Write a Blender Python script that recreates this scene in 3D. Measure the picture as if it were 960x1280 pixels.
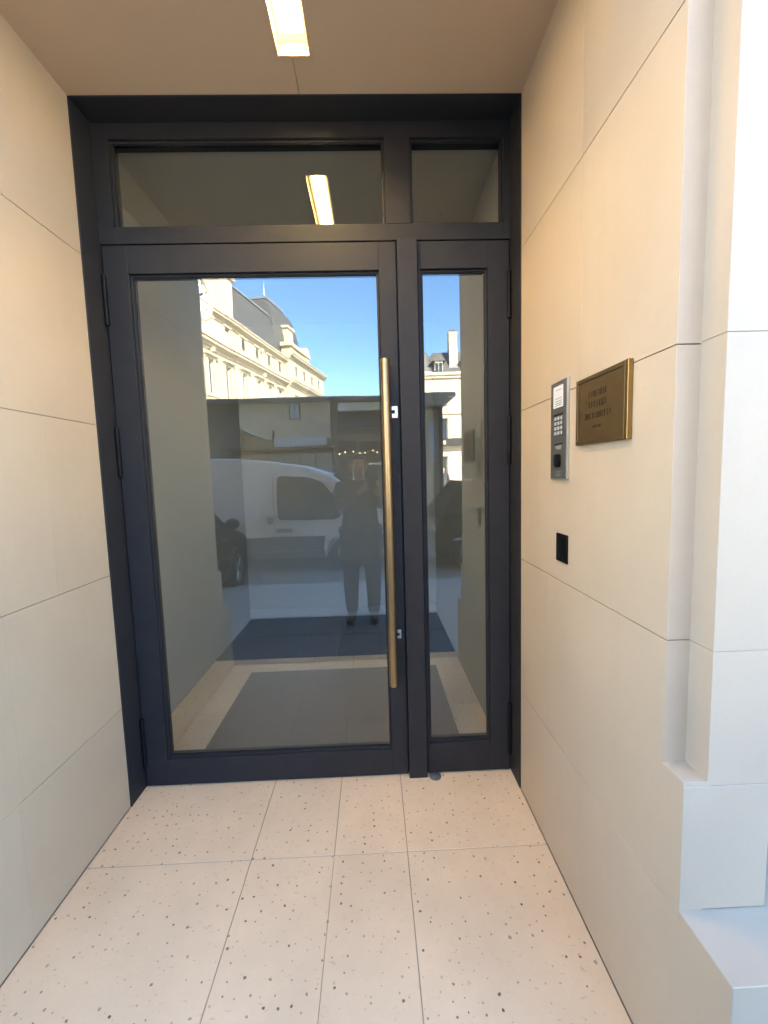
import bpy, bmesh, math, random
from mathutils import Vector, Matrix
random.seed(7)
R = math.radians
for o in list(bpy.data.objects):
    bpy.data.objects.remove(o)
scene = bpy.context.scene
COL = scene.collection

# ------------------------------------------------------------------ camera
CAM = Vector((-0.0083, -1.9985, 1.52))
YAW, PITCH, ROLL = 0.026, -0.09, -0.0288
fw = Vector((math.sin(YAW) * math.cos(PITCH), math.cos(YAW) * math.cos(PITCH), math.sin(PITCH)))
rt = Vector((math.cos(YAW), -math.sin(YAW), 0)); up = rt.cross(fw)
r2 = rt * math.cos(ROLL) + up * math.sin(ROLL)
u2 = -rt * math.sin(ROLL) + up * math.cos(ROLL)
cd = bpy.data.cameras.new('camera'); cam = bpy.data.objects.new('camera', cd); COL.objects.link(cam)
cd.sensor_fit = 'VERTICAL'; cd.sensor_height = 36.0; cd.lens = 517.42 / 1280 * 36.0
cd.clip_start = 0.01; cd.clip_end = 3000
m = Matrix(((r2.x, u2.x, -fw.x), (r2.y, u2.y, -fw.y), (r2.z, u2.z, -fw.z))).to_4x4()
m.translation = CAM
cam.matrix_world = m
scene.camera = cam

# ------------------------------------------------------------------ sky, sun, exposure
SUN_EL, SUN_AZ = R(31), math.atan2(0.62, 0.78)
world = bpy.data.worlds.new('World'); scene.world = world; world.use_nodes = True
wn = world.node_tree; wn.nodes.clear()
sky = wn.nodes.new('ShaderNodeTexSky'); sky.sky_type = 'NISHITA'; sky.sun_disc = False
sky.sun_elevation = SUN_EL; sky.sun_rotation = SUN_AZ
sky.air_density = 1.0; sky.dust_density = 0.0; sky.ozone_density = 5.5
bg = wn.nodes.new('ShaderNodeBackground'); bg.inputs['Strength'].default_value = 0.125
wo = wn.nodes.new('ShaderNodeOutputWorld')
wn.links.new(sky.outputs[0], bg.inputs[0]); wn.links.new(bg.outputs[0], wo.inputs[0])
sl = bpy.data.lights.new('sun', 'SUN'); sl.energy = 5.0; sl.angle = R(0.5); sl.color = (1.0, 0.93, 0.82)
so = bpy.data.objects.new('sun', sl); COL.objects.link(so)
to_sun = Vector((math.sin(SUN_AZ) * math.cos(SUN_EL), math.cos(SUN_AZ) * math.cos(SUN_EL), math.sin(SUN_EL)))
so.rotation_euler = to_sun.to_track_quat('Z', 'Y').to_euler(); so.location = (20, 20, 40)
scene.view_settings.view_transform = 'Standard'; scene.view_settings.look = 'None'
scene.view_settings.gamma = 1.0; scene.view_settings.use_curve_mapping = False
scene.view_settings.exposure = 3.82
LAMP_STRENGTH = 5.6
scene.render.engine = 'CYCLES'
scene.cycles.max_bounces = 10; scene.cycles.transparent_max_bounces = 16; scene.cycles.glossy_bounces = 6

# ------------------------------------------------------------------ materials
MATS = {}
def node(nt, t, **kw):
    n = nt.nodes.new(t)
    for k, v in kw.items(): setattr(n, k, v)
    return n
def mixc(nt, fac, a, b, mode='MIX'):
    n = node(nt, 'ShaderNodeMix', data_type='RGBA', blend_type=mode)
    for i, v in ((0, fac), (6, a), (7, b)):
        if hasattr(v, 'is_output'): nt.links.new(v, n.inputs[i])
        else: n.inputs[i].default_value = v if i == 0 else (*v, 1)
    return n.outputs[2]
def mth(nt, op, a, b=0.0, clamp=False):
    n = node(nt, 'ShaderNodeMath', operation=op); n.use_clamp = clamp
    for i, v in ((0, a), (1, b)):
        if hasattr(v, 'is_output'): nt.links.new(v, n.inputs[i])
        else: n.inputs[i].default_value = v
    return n.outputs[0]
def noise(nt, co, scale, detail=4, rough=.5):
    n = node(nt, 'ShaderNodeTexNoise'); n.inputs['Scale'].default_value = scale
    n.inputs['Detail'].default_value = detail; n.inputs['Roughness'].default_value = rough
    nt.links.new(co, n.inputs['Vector']); return n
def ramp(nt, v, lo, hi, a=0.0, b=1.0):
    n = node(nt, 'ShaderNodeMapRange'); n.clamp = True
    nt.links.new(v, n.inputs[0])
    for i, x in ((1, lo), (2, hi), (3, a), (4, b)): n.inputs[i].default_value = x
    return n.outputs[0]
def base(name, col, rough=.6, metal=0.0, spec=.5):
    mt = bpy.data.materials.new(name); mt.use_nodes = True; nt = mt.node_tree
    b = nt.nodes['Principled BSDF']
    b.inputs['Base Color'].default_value = (*col, 1); b.inputs['Roughness'].default_value = rough
    b.inputs['Metallic'].default_value = metal; b.inputs['Specular IOR Level'].default_value = spec
    co = node(nt, 'ShaderNodeTexCoord').outputs['Object']
    MATS[name] = mt
    return mt, nt, b, co
def bump(nt, b, h, strength=.2, dist=.002):
    n = node(nt, 'ShaderNodeBump'); n.inputs['Strength'].default_value = strength
    n.inputs['Distance'].default_value = dist
    nt.links.new(h, n.inputs['Height']); nt.links.new(n.outputs[0], b.inputs['Normal'])
def simple(name, col, rough=.6, metal=0.0, var=.06, scale=6.0, spec=.5, bmp=0.0, bscale=60.0):
    mt, nt, b, co = base(name, col, rough, metal, spec)
    n = noise(nt, co, scale)
    f = ramp(nt, n.outputs['Fac'], .3, .7)
    c = mixc(nt, f, [max(0, x * (1 - var)) for x in col], [min(1, x * (1 + var)) for x in col])
    nt.links.new(c, b.inputs['Base Color'])
    r = ramp(nt, n.outputs['Fac'], .3, .7, max(0.02, rough - .05), min(1, rough + .05))
    nt.links.new(r, b.inputs['Roughness'])
    if bmp: bump(nt, b, noise(nt, co, bscale).outputs['Fac'], bmp)
    return mt

def stone(name, col, mott=.05, pits=0.0, rough=.55):
    mt, nt, b, co = base(name, col, rough)
    n1 = noise(nt, co, 2.3, 5, .6); n2 = noise(nt, co, 90, 3, .6); n3 = noise(nt, co, 9, 6, .65)
    f1 = ramp(nt, n1.outputs['Fac'], .32, .68)
    c = mixc(nt, f1, [x * (1 - mott) for x in col], [min(1, x * (1 + mott)) for x in col])
    f2 = ramp(nt, n2.outputs['Fac'], .35, .65)
    c = mixc(nt, mth(nt, 'MULTIPLY', f2, .10), c, [x * .8 for x in col])
    f3 = ramp(nt, n3.outputs['Fac'], .62, .74)
    c = mixc(nt, mth(nt, 'MULTIPLY', f3, .18), c, [x * y for x, y in zip(col, (.86, .82, .76))])
    # sparse hairline scuffs
    w = noise(nt, co, 3.0, 2)
    wv = node(nt, 'ShaderNodeTexVoronoi', feature='DISTANCE_TO_EDGE'); wv.inputs['Scale'].default_value = 5.5
    vm = node(nt, 'ShaderNodeVectorMath', operation='ADD'); nt.links.new(co, vm.inputs[0]); nt.links.new(n3.outputs['Color'], vm.inputs[1])
    nt.links.new(vm.outputs[0], wv.inputs['Vector'])
    e = ramp(nt, wv.outputs['Distance'], 0.0, .012, 1.0, 0.0)
    e = mth(nt, 'MULTIPLY', e, ramp(nt, w.outputs['Fac'], .6, .68))
    c = mixc(nt, mth(nt, 'MULTIPLY', e, .35), c, [x * .7 for x in col])
    h = n2.outputs['Fac']
    # weather pits: sparse small dark holes
    v = node(nt, 'ShaderNodeTexVoronoi', feature='F1'); v.inputs['Scale'].default_value = 25.0 if pits else 7.0
    if pits: v.voronoi_dimensions = '2D'
    vm2 = node(nt, 'ShaderNodeVectorMath', operation='MULTIPLY_ADD')
    vm2.inputs[1].default_value = (.008, .008, .008); nt.links.new(noise(nt, co, 60, 2).outputs['Color'], vm2.inputs[0]); nt.links.new(co, vm2.inputs[2])
    nt.links.new(vm2.outputs[0], v.inputs['Vector'])
    sep = node(nt, 'ShaderNodeSeparateColor'); nt.links.new(v.outputs['Color'], sep.inputs[0])
    if pits:
        rad = ramp(nt, sep.outputs[0], .20, 1.0, 0.03, .130)
    else:
        rad = ramp(nt, sep.outputs[0], .8, 1.0, 0.0, .022)
    d = mth(nt, 'SUBTRACT', rad, v.outputs['Distance'])
    pm = ramp(nt, d, 0.0, .03 if pits else .008)
    tone = ramp(nt, sep.outputs[1], 0.0, 1.0, .18, .95) if pits else mth(nt, 'MULTIPLY', sep.outputs[1], .5)
    pk = mth(nt, 'MULTIPLY', pm, tone)
    c = mixc(nt, pk, c, [.045, .026, .012])
    if pits:   # short pale fossil scratches
        v3 = node(nt, 'ShaderNodeTexVoronoi', feature='F1'); v3.inputs['Scale'].default_value = 19.0; v3.voronoi_dimensions = '2D'
        mp = node(nt, 'ShaderNodeMapping'); mp.inputs['Rotation'].default_value = (0, 0, .6); mp.inputs['Scale'].default_value = (1, 3.2, 1)
        vm4 = node(nt, 'ShaderNodeVectorMath', operation='MULTIPLY_ADD'); vm4.inputs[1].default_value = (.05, .05, .05)
        nt.links.new(noise(nt, co, 22, 3).outputs['Color'], vm4.inputs[0]); nt.links.new(co, vm4.inputs[2])
        nt.links.new(vm4.outputs[0], mp.inputs['Vector']); nt.links.new(mp.outputs[0], v3.inputs['Vector'])
        s3 = node(nt, 'ShaderNodeSeparateColor'); nt.links.new(v3.outputs['Color'], s3.inputs[0])
        k3 = ramp(nt, mth(nt, 'SUBTRACT', ramp(nt, s3.outputs[0], .6, 1, 0, .17), v3.outputs['Distance']), 0, .05)
        c = mixc(nt, mth(nt, 'MULTIPLY', k3, .45), c, [x * .62 for x in col])
    oi = node(nt, 'ShaderNodeObjectInfo')
    tv = ramp(nt, oi.outputs['Random'], 0, 1, .978, 1.02)
    vm9 = node(nt, 'ShaderNodeVectorMath', operation='SCALE'); nt.links.new(c, vm9.inputs[0]); nt.links.new(tv, vm9.inputs['Scale'])
    # faint vertical wash marks
    mp9 = node(nt, 'ShaderNodeMapping'); mp9.inputs['Scale'].default_value = (9, 9, .7); nt.links.new(co, mp9.inputs['Vector'])
    st9 = ramp(nt, noise(nt, mp9.outputs[0], 1.4, 4).outputs['Fac'], .52, .75, 0.0, .10)
    c = mixc(nt, st9, vm9.outputs[0], [x * .72 for x in col])
    nt.links.new(c, b.inputs['Base Color'])
    hh = mth(nt, 'SUBTRACT', mth(nt, 'MULTIPLY', h, .25), pm)
    bump(nt, b, hh, .35, .0015)
    nt.links.new(ramp(nt, n1.outputs['Fac'], .3, .7, rough - .08, rough + .08), b.inputs['Roughness'])
    return mt

stone('limestone_wall', (.540, .420, .275), .06)
stone('limestone_facade', (.475, .378, .262), .06)  # same stone as the walls, toned darker to offset the brighter street light
stone('limestone_floor', (.75, .555, .34), .08, pits=1.0, rough=.5)
simple('mortar', (.36, .275, .18), .9)
simple('ceiling_paint', (.62, .455, .29), .8, var=.02)
simple('anthracite', (.028, .0275, .0285), .5, spec=.16, var=.10, scale=14, bmp=.05, bscale=700)
simple('black_gasket', (.010, .010, .011), .6)
simple('hinge_dark', (.0045, .0045, .0052), .55, spec=.2)
stone('threshold_stone', (.15, .142, .125), .08)
simple('bronze', (.37, .28, .155), .38, 1.0, var=.03, scale=10)
simple('bronze_edge', (.33, .205, .075), .4, 1.0, var=.10, scale=30)
simple('dark_bronze', (.15, .088, .030), .42, .6, var=.12, scale=25)
simple('engraving', (.014, .008, .003), .6, .3)
simple('steel', (.62, .61, .58), .32, 1.0, var=.06)
simple('panel_grey', (.17, .155, .135), .4, .6, var=.05)
simple('panel_edge', (.55, .52, .46), .35, .8, var=.05)
simple('paper_white', (.72, .70, .64), .5, var=.02)
simple('ink_grey', (.30, .29, .27), .6)
simple('key_light', (.45, .43, .38), .4, .5)
simple('black_plastic', (.004, .0038, .0035), .4, spec=.2)
simple('rubber_blue', (.10, .10, .10), .6)
simple('door_mat', (.085, .074, .058), .95, var=.2, scale=120, bmp=.5, bscale=400)
stone('vestibule_stone', (.52, .50, .45), .03)
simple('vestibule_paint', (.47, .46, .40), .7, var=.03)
simple('vestibule_side_light_balance', (.40, .385, .335), .7, var=.03)  # side walls toned apart from the back to balance how light falls
stone('vestibule_slate', (.055, .054, .052), .1)
simple('asphalt', (.28, .262, .228), .9, var=.2, scale=30, bmp=.4, bscale=250)
simple('pavement_grey', (.52, .49, .43), .85, var=.1, scale=8, bmp=.2, bscale=200)
simple('granite', (.52, .52, .50), .7, var=.15, scale=60)
simple('van_white', (.88, .89, .91), .3, var=.02, spec=.6)
simple('van_cladding', (.10, .105, .11), .6, var=.05)
simple('car_black', (.010, .010, .012), .16, var=.05, spec=.7)
simple('car_glass', (.012, .014, .016), .05, var=.02, spec=.8)
simple('tyre', (.018, .018, .018), .85)
simple('alloy', (.60, .60, .62), .3, .9)
simple('chrome', (.75, .75, .76), .15, 1.0, var=.02)
simple('headlamp', (.55, .56, .58), .12, .4)
simple('light_red', (.30, .02, .015), .2)
stone('haussmann_stone', (.54, .455, .33), .06, rough=.8)
simple('haussmann_stone_trim', (.56, .475, .35), .8, var=.05)
simple('slate', (.105, .097, .09), .6, var=.2, scale=2.5)
simple('zinc', (.30, .31, .33), .45, .4, var=.1)
simple('far_pane', (.07, .065, .055), .15, spec=.8)
simple('window_dark', (.03, .034, .04), .08, spec=.8)
simple('window_frame_white', (.62, .60, .56), .5)
simple('clock_white', (.80, .79, .74), .5)
simple('pavilion_grey', (.26, .255, .24), .6, var=.08)
simple('pavilion_dark', (.05, .05, .048), .6)
simple('pavilion_stone', (.58, .50, .37), .8, var=.12, scale=4)
simple('pavilion_cream', (.55, .52, .44), .6)
simple('pavilion_white', (.70, .69, .66), .5)
simple('pale_blue_panel', (.42, .50, .58), .4)
simple('awning_dark', (.035, .036, .035), .9)
simple('skin', (.48, .29, .20), .55, var=.05)
simple('hair', (.018, .013, .010), .7)
simple('coat_black', (.05, .053, .055), .85, var=.2, scale=40)
simple('trouser_grey', (.05, .052, .055), .85, var=.2, scale=40)
simple('shoe_black', (.012, .011, .010), .4)
simple('eye_white', (.7, .7, .68), .3)
simple('lip', (.36, .15, .12), .5)
simple('metal_black', (.02, .02, .02), .5)
simple('building_core', (.40, .38, .34), .9)

def emit(name, col, strength):
    mt = bpy.data.materials.new(name); mt.use_nodes = True; nt = mt.node_tree; nt.nodes.clear()
    e = node(nt, 'ShaderNodeEmission'); e.inputs[0].default_value = (*col, 1); e.inputs[1].default_value = strength
    o = node(nt, 'ShaderNodeOutputMaterial'); nt.links.new(e.outputs[0], o.inputs[0]); MATS[name] = mt
    return mt, nt, e
def lamp_mat(x0, x1, y0, y1):
    """LED panel: bright core along its axis, fading to the edges and the end cap"""
    mt, nt, e = emit('lamp_diffuser', (1, .7, .3), 1)
    co = node(nt, 'ShaderNodeTexCoord').outputs['Object']
    sp = node(nt, 'ShaderNodeSeparateXYZ'); nt.links.new(co, sp.inputs[0])
    d = mth(nt, 'ABSOLUTE', mth(nt, 'SUBTRACT', sp.outputs[0], (x0 + x1) / 2))
    fx = ramp(nt, d, .008, (x1 - x0) / 2 * .85, 1.0, 0.0)
    fy = mth(nt, 'MULTIPLY', ramp(nt, sp.outputs[1], max(y0, y1) - .055, max(y0, y1) - .025, 1.0, 0.0), ramp(nt, sp.outputs[1], min(y0, y1) + .02, min(y0, y1) + .05, 0.0, 1.0))
    f = mth(nt, 'POWER', mth(nt, 'MULTIPLY', fx, fy), 1.6)
    nt.links.new(mth(nt, 'MULTIPLY_ADD' if False else 'ADD', mth(nt, 'MULTIPLY', f, LAMP_STRENGTH * 4.0), LAMP_STRENGTH * .045), e.inputs[1])
    nt.links.new(mixc(nt, f, (1.0, .66, .20), (1.0, .68, .28)), e.inputs[0])
lamp_mat(-.3065, -.1931, -.3126, -.96)
emit('bulb_warm', (1.0, .8, .5), 1.1)

def make_glass(name, refl=.084, tint=(.96, .975, .965), wav=.0006):
    """Coated float glass: Schlick reflection over tinted straight-through transmission."""
    mt = bpy.data.materials.new(name); mt.use_nodes = True; nt = mt.node_tree; nt.nodes.clear()
    g = node(nt, 'ShaderNodeNewGeometry'); co = node(nt, 'ShaderNodeTexCoord').outputs['Object']
    d = node(nt, 'ShaderNodeVectorMath', operation='DOT_PRODUCT')
    nt.links.new(g.outputs['Normal'], d.inputs[0]); nt.links.new(g.outputs['Incoming'], d.inputs[1])
    c = mth(nt, 'SUBTRACT', 1.0, mth(nt, 'ABSOLUTE', d.outputs['Value']), True)
    fr = mth(nt, 'ADD', refl, mth(nt, 'MULTIPLY', mth(nt, 'POWER', c, 5.0), 1 - refl), True)
    bn = node(nt, 'ShaderNodeBump'); bn.inputs['Strength'].default_value = 1.0; bn.inputs['Distance'].default_value = wav
    nt.links.new(noise(nt, co, 2.6, 1).outputs['Fac'], bn.inputs['Height'])
    gl = node(nt, 'ShaderNodeBsdfGlossy'); gl.inputs['Roughness'].default_value = 0.0
    gl.inputs['Color'].default_value = (.93, .97, .93, 1)
    nt.links.new(bn.outputs[0], gl.inputs['Normal'])
    tr = node(nt, 'ShaderNodeBsdfTransparent'); tr.inputs[0].default_value = (*tint, 1)
    mx = node(nt, 'ShaderNodeMixShader'); o = node(nt, 'ShaderNodeOutputMaterial')
    nt.links.new(fr, mx.inputs[0]); nt.links.new(tr.outputs[0], mx.inputs[1]); nt.links.new(gl.outputs[0], mx.inputs[2])
    nt.links.new(mx.outputs[0], o.inputs[0]); MATS[name] = mt
make_glass('door_glass')

# ------------------------------------------------------------------ mesh helpers
class MB:
    def __init__(s): s.v = []; s.f = []
    def add(s, vs, fs):
        k = len(s.v); s.v += [tuple(p) for p in vs]; s.f += [tuple(i + k for i in f) for f in fs]; return s
    def box(s, x0, x1, y0, y1, z0, z1):
        x0, x1 = min(x0, x1), max(x0, x1); y0, y1 = min(y0, y1), max(y0, y1); z0, z1 = min(z0, z1), max(z0, z1)
        return s.add([(x0,y0,z0),(x1,y0,z0),(x1,y1,z0),(x0,y1,z0),(x0,y0,z1),(x1,y0,z1),(x1,y1,z1),(x0,y1,z1)],
                     [(0,3,2,1),(4,5,6,7),(0,1,5,4),(1,2,6,5),(2,3,7,6),(3,0,4,7)])
    def obox(s, fn, a0, a1, b0, b1, c0, c1):
        """box in a local frame, fn(a,b,c)->world"""
        P = [fn(*p) for p in [(a0,b0,c0),(a1,b0,c0),(a1,b1,c0),(a0,b1,c0),(a0,b0,c1),(a1,b0,c1),(a1,b1,c1),(a0,b1,c1)]]
        return s.add(P, [(0,3,2,1),(4,5,6,7),(0,1,5,4),(1,2,6,5),(2,3,7,6),(3,0,4,7)])
    def prism(s, poly, fn, t0, t1):
        """poly in 2D (a,b) extruded from t0 to t1; fn(a,b,t)->world"""
        n = len(poly)
        vs = [fn(a, b, t0) for a, b in poly] + [fn(a, b, t1) for a, b in poly]
        fs = [tuple(range(n))[::-1], tuple(range(n, 2 * n))] + [(i, (i + 1) % n, n + (i + 1) % n, n + i) for i in range(n)]
        return s.add(vs, fs)
    def cyl(s, p0, p1, r0, r1=None, n=16):
        r1 = r0 if r1 is None else r1
        p0, p1 = Vector(p0), Vector(p1); ax = (p1 - p0).normalized()
        a = ax.orthogonal().normalized(); b = ax.cross(a)
        vs = []
        for p, r in ((p0, r0), (p1, r1)):
            vs += [p + (a * math.cos(2*math.pi*i/n) + b * math.sin(2*math.pi*i/n)) * r for i in range(n)]
        return s.add(vs, [tuple(range(n))[::-1], tuple(range(n, 2*n))] + [(i, (i+1)%n, n+(i+1)%n, n+i) for i in range(n)])
    def tube(s, pts, r, n=8):
        pts = [Vector(p) for p in pts]
        for i in range(len(pts) - 1): s.cyl(pts[i], pts[i+1], r, r, n)
        return s
    def ring(s, c, ax, r_out, r_in, w, n=24):
        c, ax = Vector(c), Vector(ax).normalized(); a = ax.orthogonal().normalized(); b = ax.cross(a); vs = []
        for t, r in ((-w/2, r_out), (w/2, r_out), (w/2, r_in), (-w/2, r_in)):
            vs += [c + ax*t + (a*math.cos(2*math.pi*i/n) + b*math.sin(2*math.pi*i/n))*r for i in range(n)]
        fs = []
        for k in range(4):
            q = (k+1) % 4
            fs += [(k*n+i, k*n+(i+1)%n, q*n+(i+1)%n, q*n+i) for i in range(n)]
        return s.add(vs, fs)
    def sphere(s, c, rx, ry, rz, n=14, m=9):
        c = Vector(c); vs = [c + Vector((0,0,rz))]
        for j in range(1, m):
            t = math.pi*j/m
            vs += [c + Vector((rx*math.sin(t)*math.cos(2*math.pi*i/n), ry*math.sin(t)*math.sin(2*math.pi*i/n), rz*math.cos(t))) for i in range(n)]
        vs.append(c - Vector((0,0,rz))); fs = []
        fs += [(0, 1+i, 1+(i+1)%n) for i in range(n)]
        for j in range(m-2):
            fs += [(1+j*n+i, 1+(j+1)*n+i, 1+(j+1)*n+(i+1)%n, 1+j*n+(i+1)%n) for i in range(n)]
        k = 1+(m-2)*n
        fs += [(k+i, len(vs)-1, k+(i+1)%n) for i in range(n)]
        return s.add(vs, fs)
    def build(s, name, mat, parent=None, bevel=0.0, seg=2, smooth=False, ang=30):
        me = bpy.data.meshes.new(name); me.from_pydata(s.v, [], s.f)
        bm = bmesh.new(); bm.from_mesh(me)
        bmesh.ops.recalc_face_normals(bm, faces=bm.faces)
        if bevel:
            es = [e for e in bm.edges if len(e.link_faces) == 2 and e.calc_face_angle(0) > R(ang)]
            bmesh.ops.bevel(bm, geom=es, offset=bevel, segments=seg, affect='EDGES', profile=.6, clamp_overlap=True)
        bm.to_mesh(me); bm.free()
        if smooth:
            for p in me.polygons: p.use_smooth = True
            me.set_sharp_from_angle(angle=R(35))
        me.materials.append(MATS[mat])
        o = bpy.data.objects.new(name, me); COL.objects.link(o)
        if parent is not None: attach(o, parent)
        return o
def attach(o, parent):
    o.parent = parent
    w = Matrix.Identity(4); p = parent
    w = WM[p.name] if p.name in WM else Matrix.Identity(4)
    o.matrix_parent_inverse = w.inverted()
WM = {}
def tag(o, label=None, cat=None, group=None, kind=None):
    for k, v in (('label', label), ('category', cat), ('group', group), ('kind', kind)):
        if v: o[k] = v
    return o
def thing(name, label, cat, loc=(0,0,0), group=None):
    o = bpy.data.objects.new(name, None); COL.objects.link(o); o.location = loc; o.empty_display_size = .1
    WM[o.name] = Matrix.Translation(loc)
    return tag(o, label, cat, group)
def B(*a): return MB().box(*a)

# ------------------------------------------------------------------ dimensions
XL, XR, H = -1.1894, 0.6597, 3.077
YF = -0.154            # front edge of the dark metal liner
YN, YP, YS = -1.092, -1.158, -1.300   # notch face, facade plane, plinth face
T = .056               # thickness of the wall slabs = notch width

# ================================================================== THE SETTING
ground = tag(MB().box(-700, 700, -900, 300, -.6, -.16).build('ground', 'pavement_grey'), kind='structure')
road = tag(MB().box(-200, 200, -8.6, -3.87, -.155, -.10).build('road', 'asphalt'), kind='structure')
pave = tag(MB().box(-60, 60, -3.648, YS - .004, -.15, -.004).build('pavement', 'mortar'), kind='structure')
# paving slabs in front of the porch, each with its own joint
xs = [-60] + [-4.5 + .75 * i for i in range(13)] + [60]
ys = [YS - .008, -2.05, -2.85, -3.645]
for j in range(3):
    off = .37 * (j % 2)
    for i in range(len(xs) - 1):
        a = xs[i] + (off if 0 < i else 0); b = xs[i+1] + (off if i + 1 < len(xs) - 1 else 0)
        B(a + .003, b - .003, ys[j+1] + .003, ys[j] - .003, -.05, random.uniform(-.0005, .0005)).build('paving_slab', 'pavement_grey', pave, .002, 1)
for a, b in ((-1.36, -.69), (-.69, -.02), (-.02, .66)):
    for c, d in ((-2.44, -1.87), (-1.87, YS - .009)):
        B(a + .002, b - .002, c + .002, d - .002, -.02, .0032).build('threshold_slab', 'threshold_stone', pave, .0015, 1)
kerb = tag(MB().box(-60, 60, -3.865, -3.652, -.2, -.03).build('kerb', 'mortar'), kind='structure')
x = -8.0
while x < 8:
    B(x + .004, x + .996, -3.866, -3.650, -.15, .004).build('kerb_stone', 'granite', kerb, .012, 2); x += 1.0
far_pave = tag(MB().box(-60, 60, -60, -8.62, -.15, 0).build('far_pavement', 'pavement_grey'), kind='structure')
tag(MB().box(-60, 60, -8.618, -8.42, -.15, .004).build('far_kerb', 'granite'), kind='structure')

# ---- porch floor: tiles with joints
pf = tag(B(XL, XR, YS, .30, -.12, -.0028).build('porch_floor', 'mortar'), kind='structure')
jx = [XL + .0005, -.5394, -.2077, .0876, XR - .0005]
jy = [.05, -.4565, YS]
for j in range(2):
    for i in range(4):
        g = .0016
        gl = .0009 if (j == 1 and i in (2,)) else g
        gr = .0009 if (j == 1 and i in (1,)) else g
        B(jx[i] + gl, jx[i+1] - gr, jy[j+1] + g, jy[j] - g, -.03, random.uniform(-.0004, .0003)).build('floor_tile', 'limestone_floor', pf, .0012, 1)

# ---- porch walls
def wall_fn(sx):
    if sx > 0: return lambda y, z, t: (XR + t, y, z)
    return lambda y, z, t: (XL - t, y, z)
def porch_wall(name, sx, zc, vj):
    """zc: four joint heights, vj: vertical joints per course (bottom to top)"""
    fn = wall_fn(sx); g = .0013
    back = MB().prism([(YF, 0), (YS + .01, 0), (YS + .01, .48), (YP + .01, .48), (YP + .01, .78), (YN + .01, .78), (YN + .01, H + .3), (YF, H + .3)], fn, .0045, T - .012)
    w = tag(back.build(name, 'mortar'), kind='structure')
    z = [0] + zc + [H + .012]
    for c in range(5):
        z0, z1 = z[c] + (g if c else .0018), z[c+1] - g
        edges = [YF + .001] + vj[c]
        gv = .0003
        for k in range(len(edges)):
            ya = edges[k] - (gv if k else 0)
            if k + 1 < len(edges): poly = [(ya, z0), (edges[k+1] + gv, z0), (edges[k+1] + gv, z1), (ya, z1)]
            elif c == 0: poly = [(ya, z0), (YS, z0), (YS, .508), (YP - .002, .508), (YP - .002, z1), (ya, z1)]
            elif c == 1: poly = [(ya, z0), (YP, z0), (YP, .8215), (YN, .8215), (YN, z1), (ya, z1)]
            else: poly = [(ya, z0), (YN, z0), (YN, z1), (ya, z1)]
            mb = MB().prism(poly, fn, 0, T)
            po = mb.build('stone_panel', 'limestone_wall', w, .0006, 1)
            po.data.materials.append(MATS['limestone_facade'])      # corner slabs' street faces and ledges, darkened to offset stronger light there
            for pl in po.data.polygons:
                if (pl.normal.y < -.6 or pl.normal.z > .9) and pl.center.y < YN + .0012: pl.material_index = 1
    return w
wr = porch_wall('porch_wall_right', 1, [.4893, 1.1199, 1.7828, 2.4656], [[-.41], [-.448], [], [-.675], [-.668]])
wl = porch_wall('porch_wall_left', -1, [.4839, 1.1075, 1.768, 2.4677], [[-.71], [-.69], [-.455], [-.80], [-.52]])
# slim dark liner bead where stone meets metal is part of the door (below)

# ---- porch ceiling: two boards, lamp slot between
LX0, LX1, LY0, LY1 = -.3065, -.1931, -.3126, -.96
pc = tag(B(XL - .02, XR + .02, YP + .01, .055, H + .09, H + .13).build('porch_ceiling', 'mortar'), kind='structure')
JXC = -.257
def cboard(*bx):
    mb = MB()
    for x0, x1, y0, y1 in bx: mb.box(x0, x1, y0, y1, H, H + .088)
    mb.build('ceiling_board', 'ceiling_paint', pc)
cboard((XL - .02, JXC - .0012, LY0 + .0105, .055), (XL - .02, LX0 - .0108, LY1 - .0108, LY0 + .0105), (XL - .02, JXC - .0012, YP, LY1 - .0108))
cboard((JXC + .0012, XR + .02, LY0 + .0105, .055), (LX1 + .0108, XR + .02, LY1 - .0108, LY0 + .0105), (JXC + .0012, XR + .02, YP, LY1 - .0108))

# ---- facade of our building: pier, plinth, window bays, upper storeys (a thing: building)
bld = thing('stone_building', 'pale limestone building around the porch, with piers, plinth and windows', 'building', (0, .5, 0))
# lower plinth, one run each side of the porch
B(XR + .0008, 9.0, YS - .0005, -.7, .001, .5086).build('plinth', 'limestone_facade', bld, .0015, 1)
B(-9.0, XL - .0008, YS - .0005, -.7, .001, .5086).build('plinth', 'limestone_facade', bld, .0015, 1)
def pier(xa, xb, notch, side):
    """stone pier between xa and xb; notch on the porch side (side=+1: porch to the left)"""
    zs = [.511, .8100, 1.1185, 1.7860, 2.4656, 3.13, 3.80]
    p = None
    for k in range(len(zs) - 1):
        z0, z1 = zs[k] + (.0007 if k else 0), zs[k+1]
        a, b = xa, xb
        if notch and k == 0:
            if side > 0: a = XR + .0008
            else: b = XL - .0008
        q = MB().box(a, b, YP - (.0005 if k == 0 else 0), -.72, z0, z1)
        q.build('pier_block', 'limestone_facade', bld, .0009, 1)
pier(XR + T - .0015, .860, True, 1)
pier(-1.42, XL - T + .0015, True, -1)
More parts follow.
